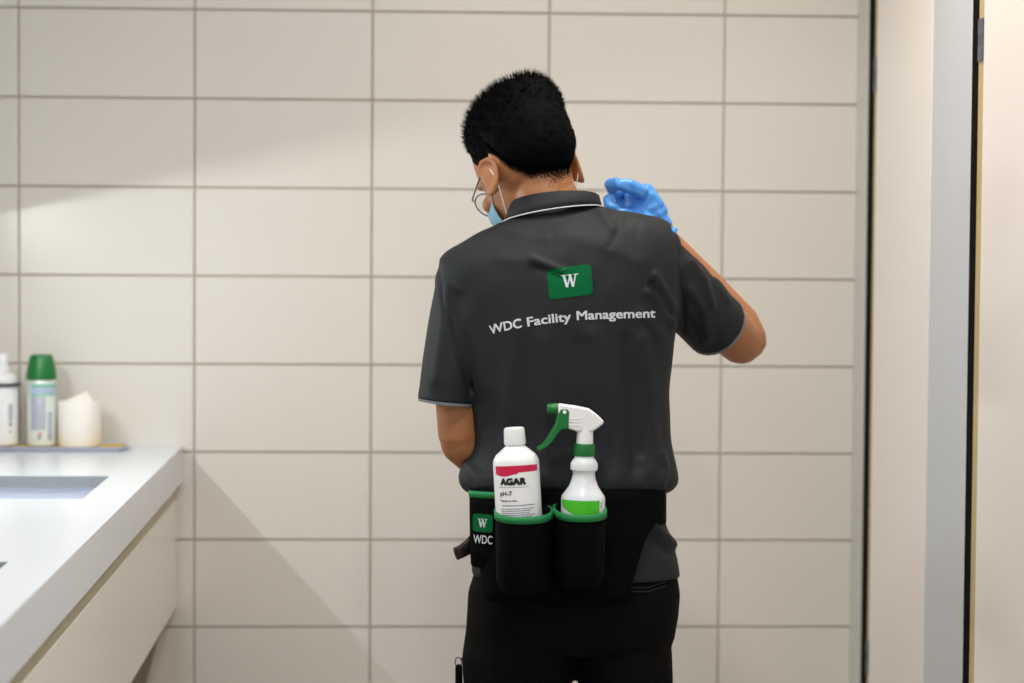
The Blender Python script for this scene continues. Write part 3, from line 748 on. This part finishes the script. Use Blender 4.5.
for _ in range(22000):
    if _ % 2: az = rng.uniform(-180, 180); el = math.degrees(math.asin(rng.uniform(-.75, 1)))
    else: az = rng.uniform(108, 252); az = az - 360 if az > 180 else az; el = hairline(az) + rng.uniform(-4, 16)
    h0 = el - hairline(az)
    if h0 < -5 or (h0 < 12 and rng.random() > .12 + .88 * max(0, h0 + 4) / 16): continue
    dv = sdir(az, el); top = max(0, min(1, (el - 18) / 35)); p0 = scalp(az, el) + dv * (thick(az, el) - .003 if h0 > 12 else -.0003)
    if h0 < 12: ln = .0016 + .005 * max(0, h0) / 12; dr = (dv * .45 + Vector((0, -.1, -1)) * .8)
    else: ln = .006 + .011 * top * rng.uniform(.5, 1.3); dr = dv + Vector((0, .15, .5 * top - .45 * (1 - top)))
    dr = (dr + Vector((rng.gauss(0, .22), rng.gauss(0, .22), rng.gauss(0, .22)))).normalized()
    strand(p0, dr, ln, .00042 if h0 < 12 else .0008)
sm_ = MB(); sm_.add(V, Fh, H); o = sm_.build('hair_strands', M_hair, hair, smooth=False, fix=False); o['kind'] = 'stuff'
# ---- glasses
gp = MB()
def grim(s, N=40): return [Vector((s * (.034 + .026 * cos(2 * pi * j / N)), .118 - .010 * abs(.034 + .026 * cos(2 * pi * j / N)) / .06, +.008 + .023 * sin(2 * pi * j / N))) for j in range(N + 1)]
for s in (-1, 1):
    gp.tube(grim(s), .0011, 8, M=H)
    gp.tube([(s * .060, .106, .014), (s * .068, .100, .016), (s * .076, .05, .022), (s * .080, .004, .028), (s * .081, -.014, .014), (s * .079, -.022, .0)], .0012, 8, M=H)
gp.tube([(-.010, .116, .012), (0, .1195, .015), (.010, .116, .012)], .0011, 8, M=H)
gl_o = gp.build('glasses', M_frame, person)
mg = mat('lens_glass', (250, 252, 252), .02, trans=1.0)
for s in (-1, 1):
    r_ = grim(s)[:-1]; lm = MB(); lm.add(r_ + [p_ + Vector((0, .0012, 0)) for p_ in r_], [tuple(range(40)), tuple(range(79, 39, -1))] + [(i, (i + 1) % 40, 40 + (i + 1) % 40, 40 + i) for i in range(40)], H)
    lm.build('lens', mg, gl_o, smooth=False)
# ---- face mask with ear loops
mk = MB(); rings = []; NN = 20
for i, (z, hw, yc, df) in enumerate(((.002, .050, .056, .070), (-.016, .060, .052, .080), (-.032, .066, .046, .080), (-.050, .064, .044, .072), (-.072, .056, .046, .066), (-.094, .042, .052, .056), (-.104, .030, .054, .048))):
    rings.append([Vector((hw * cos(pi * j / NN), yc + df * sin(pi * j / NN) + (.0015 if i % 2 else 0), z)) for j in range(NN + 1)])
V = [p_ for r_ in rings for p_ in r_]; Fm = [(i * (NN + 1) + j, i * (NN + 1) + j + 1, (i + 1) * (NN + 1) + j + 1, (i + 1) * (NN + 1) + j) for i in range(len(rings) - 1) for j in range(NN)]
mk.add(V, Fm, H); mo_ = mk.build('face_mask', M_mask, person)
sm = mo_.modifiers.new('t', 'SOLIDIFY'); sm.thickness = .0015; sm.offset = 1
for s in (-1, 1):
    lp = MB(); lp.tube([(s * .064, .050, -.022), (s * .073, .020, .010), (s * .080, .006, .026), (s * .0845, -.012, .022), (s * .0845, -.019, .002), (s * .080, -.014, -.022), (s * .070, .010, -.055), (s * .052, .046, -.085)], .0010, 8, M=H)
    lp.build('ear_loop', M_loop, mo_)
# ------------------------------------------------------------------ tool belt with pouches
M_belt = mat('black_nylon', (4, 4, 5), 0.8, 0.1, 60, 0.2, 600, spec=.08)
M_trim = mat('green_webbing', (14, 128, 66), 0.6, 0.08, 80, 0.2, 500)
bo = S(572, 520); belt = empty('tool_belt', (bo.x, bo.y, bo.z), 'black nylon cleaning belt with green-rimmed pouches worn around the waist', 'tool belt')
def bring(xl, xr, py, db, df, k=0.0): return ring2(xl - k, py, xr + k, py, db + k / 580, df + k / 580, 0, 2.5, 72)
mb = MB(); inn = [bring(475, 663, y, .101, .113, .4) for y in (491, 500, 512, 521)]; out = [bring(475, 663, y, .101, .113, 2.8) for y in (521, 512, 500, 491)]
mb.loft(inn + out, caps=False); n = 72; k = len(mb.v) - n; mb.f += [(k + j, k + (j + 1) % n, (j + 1) % n, j) for j in range(n)]
mb.build('strap', M_belt, belt)
# back panel: curved padded board over the seat, right edge slanting
def belt_back(px, py):   # back surface depth at a pixel column
    u = (px - 572) / 104.0; return -(.124) * max(0.02, 1 - abs(min(1, abs(u))) ** 2.5) ** (1 / 2.5)
V = []; Fp = []; NX, NY = 24, 10
for j in range(NY + 1):
    py = 489 + 112 * j / NY; x1 = interp([(489, 664), (515, 660), (540, 644), (575, 634), (601, 628)], py); x0 = interp([(489, 478), (560, 480), (601, 486)], py)
    for i in range(NX + 1):
        px = x0 + (x1 - x0) * i / NX; V.append(S(px, py, belt_back(px, py) - .004 - .012 * (j / NY)))
for j in range(NY):
    for i in range(NX):
        a = j * (NX + 1) + i; Fp.append((a, a + 1, a + NX + 2, a + NX + 1))
mb = MB(); mb.add(V, Fp); bp_ = mb.build('back_panel', M_belt, belt); sm = bp_.modifiers.new('t', 'SOLIDIFY'); sm.thickness = .006; sm.offset = 0
# pouches holding the bottles
def pouch(xl, xr, py_top, py_bot, dy, dep, tilt=0.0):
    rings = []
    L0, R0 = S(xl, py_top, dy), S(xr, py_top, dy); hw = (R0.x - L0.x) / 2; cx_ = (R0.x + L0.x) / 2; zt = L0.z; zb = S(xl, py_bot, dy).z
    def ring(z, kx, ky, n_=2.4, N=40, t=1.0):
        o_ = []
        for j in range(N):
            a = 2 * pi * j / N; c_, s_ = cos(a), sin(a)
            o_.append(Vector((cx_ + hw * kx * abs(c_) ** (2 / n_) * (1 if c_ > 0 else -1), YP + dy + dep * ky * abs(s_) ** (2 / n_) * (1 if s_ > 0 else -1), z + t * tilt * c_ * hw + t * .007 * s_)))
        return o_
    mbp = MB()
    mbp.loft([ring(zb, .62, .6, t=0), ring(zb + .004, .8, .8, t=0), ring(zb + .02, .96, .96, t=0), ring(zt - .02, 1, 1), ring(zt, 1, 1), ring(zt, .93, .93), ring(zt - .02, .93, .93), ring(zb + .02, .89, .89, t=0), ring(zb + .008, .7, .7, t=0)])
    po = mbp.build('pouch', M_belt, belt)
    tr_ = MB(); rg = [ring(zt - .010, 1.005, 1.005), ring(zt - .010, 1.05, 1.05), ring(zt + .001, 1.05, 1.05), ring(zt + .002, 1.0, 1.0), ring(zt + .001, .95, .95)]
    N = 40; idx = list(range(17, 40)) + [0, 1, 2, 3]
    arcs = [[r_[q] for r_ in rg] for q in idx]
    tr_.loft(arcs)
    tr_.build('rim_trim', M_trim, po)
    return po, cx_, zt, zb
PD = -.178
po1, c1, zt1, zb1 = pouch(495.5, 552, 510.5, 592, PD, .048, .03)
po2, c2, zt2, zb2 = pouch(554, 605.5, 508.5, 586, PD, .048, -.01)
# side pouch with patch and lettering
L = [(470.5, 487), (470, 500), (471, 530), (473, 567)]
cs = S(489, 527, -.075)
T0 = S(471, 488, -.06); A = radians(-32)
sp = MB(); rings = []
Rz = Matrix.Rotation(A, 4, 'Z')
zt = S(484, 488, -.08).z; zb = S(484, 567, -.08).z
cxp = S(487, 520, -.075).x
def sring(z, kx, ky, N=40, n_=3.0):
    out_ = []
    for j in range(N):
        a = 2 * pi * j / N; c_, s_ = cos(a), sin(a)
        q = Rz @ Vector((.031 * kx * abs(c_) ** (2 / n_) * (1 if c_ > 0 else -1), .019 * ky * abs(s_) ** (2 / n_) * (1 if s_ > 0 else -1), 0))
        out_.append(Vector((cxp + q.x, YP - .082 + q.y, z)))
    return out_
sp.loft([sring(zb, .75, .7), sring(zb + .004, .9, .88), sring(zb + .03, .95, .95), sring(zt - .03, 1, 1), sring(zt, 1, 1), sring(zt, .9, .85), sring(zt - .03, .9, .85)])
po3 = sp.build('pouch', M_belt, belt)
tr_ = MB(); tr_.loft([sring(zt - .015, 1.01, 1.01), sring(zt - .015, 1.045, 1.05), sring(zt - .004, 1.045, 1.05), sring(zt - .004, 1.01, 1.01)], caps=False); tr_.build('rim_trim', M_trim, po3)
def on_side(u, z, off):   # u metres along the outward face
    q = Rz @ Vector((u, -.019 - off, 0)); return Vector((cxp + q.x, YP - .082 + q.y, z))
gv2, gf2 = rounded_grid(10, 8, .15); zpt = S(484, 514, -.1).z; zpb = S(484, 532, -.1).z
mbx = MB(); mbx.add([on_side(-.0165 + .039 * u, zpb + (zpt - zpb) * v, .0012) for u, v in gv2], gf2); mbx.build('logo_patch', M_patch, po3, smooth=False, fix=False)
mbx = MB(); mbx.add([on_side(-.0065 + .019 * u, zpb + .008 + (zpt - zpb - .016) * v, .002) for u, v in wv], wf); mbx.build('logo_letter', M_print, po3, smooth=False, fix=False)
tv2, tf2 = text_geo('WDC', .012); zl = S(484, 543.5, -.1).z
mbx = MB(); mbx.add([on_side(-.0150 + .037 * u, zl + .0148 * v, .0012) for u, v in tv2], tf2); mbx.build('pouch_lettering', M_print, po3, smooth=False, fix=False)
# strap tail and clip at the left hip
mb = MB(); mb.tube([S(480, 533, -.03), S(470, 546, -.04), S(462, 551, -.05), S(455.5, 554, -.055)], [.012, .014, .012, .0115], 14, flat=.45, up=(0, 0, 1), round_ends=False); mb.build('strap_tail', mat('dark_leather', (24, 15, 12), .5, .1, 40), belt)
mb = MB(); mb.tube([S(490, 520, .08), S(480, 570, .11), S(476, 640, .10), S(461, 660, -.006)], .0014, 8); mb.build('lanyard_cord', M_belt, belt)
rgp = [S(458.5 + 3.4 * cos(a), 662 + 4.6 * sin(a), -.01) for a in [2 * pi * j / 20 for j in range(21)]]
hm = MB(); hm.tube(rgp, .0011, 8); clip = hm.build('clip_ring', M_hinge, belt)
mb = MB(); mb.tube([S(458.8, 667, -.01), S(459, 700, -.01), S(459.2, 745, -.01)], [.0062, .0068, .0062], 14); mb.build('hanging_tool', M_belt, belt)

# ------------------------------------------------------------------ cleaning bottles in the pouches
M_pink = mat('magenta_print', (206, 18, 74), .5, .03, 40)
cb_ = S(519.2, 520, PD); top = S(514, 426, PD)
zb0 = cb_.z - .062; lean = math.atan2(cb_.x - top.x, top.z - cb_.z)
bx0 = cb_.x + math.tan(lean) * .062
K = 1 / (FPX / (YP + PD))                               # metres per pixel at the bottle
b1 = empty('cleaner_bottle', (bx0, YP + PD, zb0), 'white cleaner bottle with a magenta label band and white cap in the left back pouch', 'bottle', None, (0, -lean, 0))
def Hpx(py): return (cb_.z - zb0) + (520 - py) * K
R1 = 23.3 * K
MB().lathe([(R1 * .9, 0), (R1 * .98, .003), (R1, .009), (R1, Hpx(462)), (R1 * .97, Hpx(458)), (R1 * .85, Hpx(453.5)), (R1 * .62, Hpx(449)), (R1 * .42, Hpx(445)), (R1 * .36, Hpx(440))], 48).build('bottle_body', M_wplast, b1, local=True, smooth='auto')
rc = 10.6 * K; mb = MB(); rows = []
for z, s in ((Hpx(443.5), 1.0), (Hpx(441), 1.03), (Hpx(429), .98), (Hpx(427), .93), (Hpx(426.4), .8)):
    rows.append([(rc * s * (1 + (.012 if j % 2 else -.012) * (s > .95)) * cos(2 * pi * j / 60), rc * s * (1 + (.012 if j % 2 else -.012) * (s > .95)) * sin(2 * pi * j / 60), z) for j in range(60)])
mb.loft(rows); mb.build('cap', M_wplast, b1, local=True, smooth='auto')
# label print
def on_b(u, z, R_=R1 + .0004): t = u / R1; return Vector((R_ * sin(t), -R_ * cos(t), z))
ua = R1 * math.asin(.90)
V = []; Fb = []; NB = 24
for i in range(NB + 1):
    s = i / NB; u = -ua + 1.93 * ua * s; V += [on_b(u, Hpx(471.2 + 2.6 * (s < .45) * sin(pi * s / .45) * .8 - 1.6 * (s > .5))), on_b(u, Hpx(463.4 - 0.6 * sin(pi * s)))]
for i in range(NB): Fb.append((2 * i, 2 * i + 2, 2 * i + 3, 2 * i + 1))
mb = MB(); mb.add(V, Fb); mb.build('label_band', M_pink, b1, local=True, smooth=False, fix=False)
def btext(s, px0, px1, py, cap, bold, name, m_):
    v_, f_ = text_geo(s, 0, 3); v_, f_ = embolden(v_, f_, bold * .25, bold); c0 = 518.2
    u0, u1 = R1 * math.asin(max(-.97, (px0 - c0) / 23.3)), R1 * math.asin(min(.97, (px1 - c0) / 23.3))
    mbx = MB(); mbx.add([on_b(u0 + (u1 - u0) * u, Hpx(py) + v * cap * K, R1 + .0006 + .00003 * k_) for u, v, k_ in v_], f_); return mbx.build(name, m_, b1, local=True, smooth=False, fix=False)
btext('AGAR', 501.5, 525.5, 481.6, 6.4, .10, 'brand_lettering', M_dink)
btext('pH-7', 500.5, 511.5, 492.6, 4.8, .03, 'product_lettering', M_dink)
btext('Ready-to-use', 500.5, 516, 498.6, 2.4, .01, 'product_lettering', M_dink)
lines = [(499.5, 529, 484.4, .5), (501.5, 533, 502.6, 1.0)] + [(500.5, 533 - (k % 3) * 2.5, 506 + 2.05 * k, .8) for k in range(6)]
mbx = MB(); rng = random.Random(5)
for x0, x1, y, h in lines:
    x = x0
    while x < x1:
        x2 = min(x1, x + rng.uniform(1.5, 4)); c0 = 518.2; u0, u1 = R1 * math.asin((x - c0) / 23.3), R1 * math.asin((x2 - c0) / 23.3)
        mbx.add([on_b(u0, Hpx(y + h / 2)), on_b(u1, Hpx(y + h / 2)), on_b(u1, Hpx(y - h / 2)), on_b(u0, Hpx(y - h / 2))], [(0, 1, 2, 3)]); x = x2 + .5
mbx.build('fine_print', M_ink, b1, local=True, smooth=False, fix=False)['kind'] = 'stuff'
mbx = MB()
for y in (470, 482.5, 495):
    u0 = R1 * math.asin(.93); mbx.add([on_b(u0, Hpx(y + .4)), on_b(u0 + .002, Hpx(y + .4)), on_b(u0 + .002, Hpx(y - .4)), on_b(u0, Hpx(y - .4))], [(0, 1, 2, 3)])
mbx.build('volume_marks', M_ink, b1, local=True, smooth=False, fix=False)

# spray bottle
M_hdpe = mat('translucent_plastic', (228, 232, 236), .35, .02, 20, sss=.2)
cs_ = S(582, 515, PD); zs0 = cs_.z - .062
sb = empty('spray_bottle', (cs_.x, YP + PD, zs0), 'trigger spray bottle with white head and green trigger in the right back pouch', 'spray bottle', None, (0, radians(1.1), 0))
def Z(py): return (cs_.z - zs0) + (515 - py) * K
def X(px): return (px - 582) * K
RB = 22.2 * K
MB().lathe([(RB * .9, 0), (RB, .005), (RB, Z(498.5)), (RB * .97, Z(495.5)), (RB * .84, Z(491.5)), (RB * .66, Z(485.5)), (RB * .55, Z(479)), (RB * .5, Z(473)), (RB * .52, Z(470.5)), (RB * .615, Z(469)), (RB * .62, Z(463)), (RB * .57, Z(461)), (RB * .5, Z(458.5)), (RB * .45, Z(457.5)), (RB * .42, Z(452))], 44).build('bottle_body', M_hdpe, sb, local=True, smooth='auto')
rows = []
for z, r in ((Z(455.2), 10.4), (Z(454), 10.8), (Z(444), 10.4), (Z(443), 10.0), (Z(442.6), 8)):
    rows.append([(r * K * (1 + (.015 if j % 2 else -.015)) * cos(2 * pi * j / 48), r * K * (1 + (.015 if j % 2 else -.015)) * sin(2 * pi * j / 48), z) for j in range(48)])
mb = MB(); mb.loft(rows); mb.build('screw_collar', M_green, sb, local=True, smooth='auto')
def on_s(u, z): t = u / RB; R_ = RB + .0004; return Vector((R_ * sin(t), -R_ * cos(t), z))
us = RB * math.asin(.96); ue = RB * math.asin(.68)
lg = mat('lime_label', (72, 196, 34), .45, .04, 30)
V = []; Fb = []
for i in range(21):
    s = i / 20; V += [on_s(-us + (us + ue) * s, Z(504 + 10.5 * min(1, s * 1.9) ** .8)), on_s(-us + (us + ue) * s, Z(498.4))]
for i in range(20): Fb.append((2 * i, 2 * i + 2, 2 * i + 3, 2 * i + 1))
mb = MB(); mb.add(V, Fb); mb.build('label', lg, sb, local=True, smooth=False, fix=False)
mbx = MB()
for y in (501, 503.2, 505.4): mbx.add([on_s(ue + .003, Z(y + .5)), on_s(ue + .006, Z(y + .5)), on_s(ue + .006, Z(y - .5)), on_s(ue + .003, Z(y - .5))], [(0, 1, 2, 3)])
mbx.build('fine_print', M_dink, sb, local=True, smooth=False, fix=False)['kind'] = 'stuff'
hd = MB(); hw = .0125
hd.lathe([(8.6 * K, Z(443.5)), (8.2 * K, Z(430)), (7.6 * K, Z(424))], 28)
sh_ = hd.build('spray_neck', M_wplast, sb, local=True, smooth='auto')
X = lambda px: (px - 585) * K
poly = [(557, 403), (575, 405), (588.5, 407.5), (597, 413.5), (603.5, 419.6), (602.5, 422), (596, 427.5), (591, 430.4), (576, 430.4), (572, 429), (567, 427.6), (566.5, 420), (557, 413.5)]
hd = MB(); hd.prism([(X(a), Z(b)) for a, b in poly], -hw, hw)
hh = hd.build('spray_head', M_wplast, sb, local=True, smooth='auto', bevel=.003)
for y in (417.5, 420.6, 424):
    MB().box(X(568), X(580), -hw - .0012, -hw + .0005, Z(y + .5), Z(y - .5)).build('grip_rib', M_wplast, hh, local=True, smooth=False)
nz = MB(); Mx = Matrix.Translation((X(557), 0, Z(408.3))) @ Matrix.Rotation(radians(-90), 4, 'Y') @ Matrix.Rotation(radians(0), 4, 'X')
nz.lathe([(5.4 * K, 0), (5.6 * K, 3 * K), (5.0 * K, 9 * K), (4.2 * K, 10.8 * K), (1.5 * K, 11 * K)], 24, Mx); nz.build('nozzle', M_green, sb, local=True, smooth='auto')
tp = [(559.5, 408.5), (566, 408), (568, 411), (567.6, 428), (561, 428.2), (557, 432.5), (552.5, 440), (547, 446), (541.5, 449.8), (537.8, 450.4), (537.2, 447.6), (542, 445), (547, 438.5), (551, 431), (555, 424), (556.5, 415)]
tg = MB(); tg.prism([(X(a), Z(b)) for a, b in tp], -hw - .002, hw + .002); tt = tg.build('trigger', M_green, sb, local=True, smooth='auto', bevel=.0015)
pv = MB(); pv.lathe([(1.9 * K, 0), (1.9 * K, .0012), (1.2 * K, .002)], 16, Matrix.Translation((X(563.3), -hw - .002, Z(411.2))) @ Matrix.Rotation(radians(90), 4, 'X')); pv.build('pivot_pin', M_wplast, tt, local=True, smooth='auto')
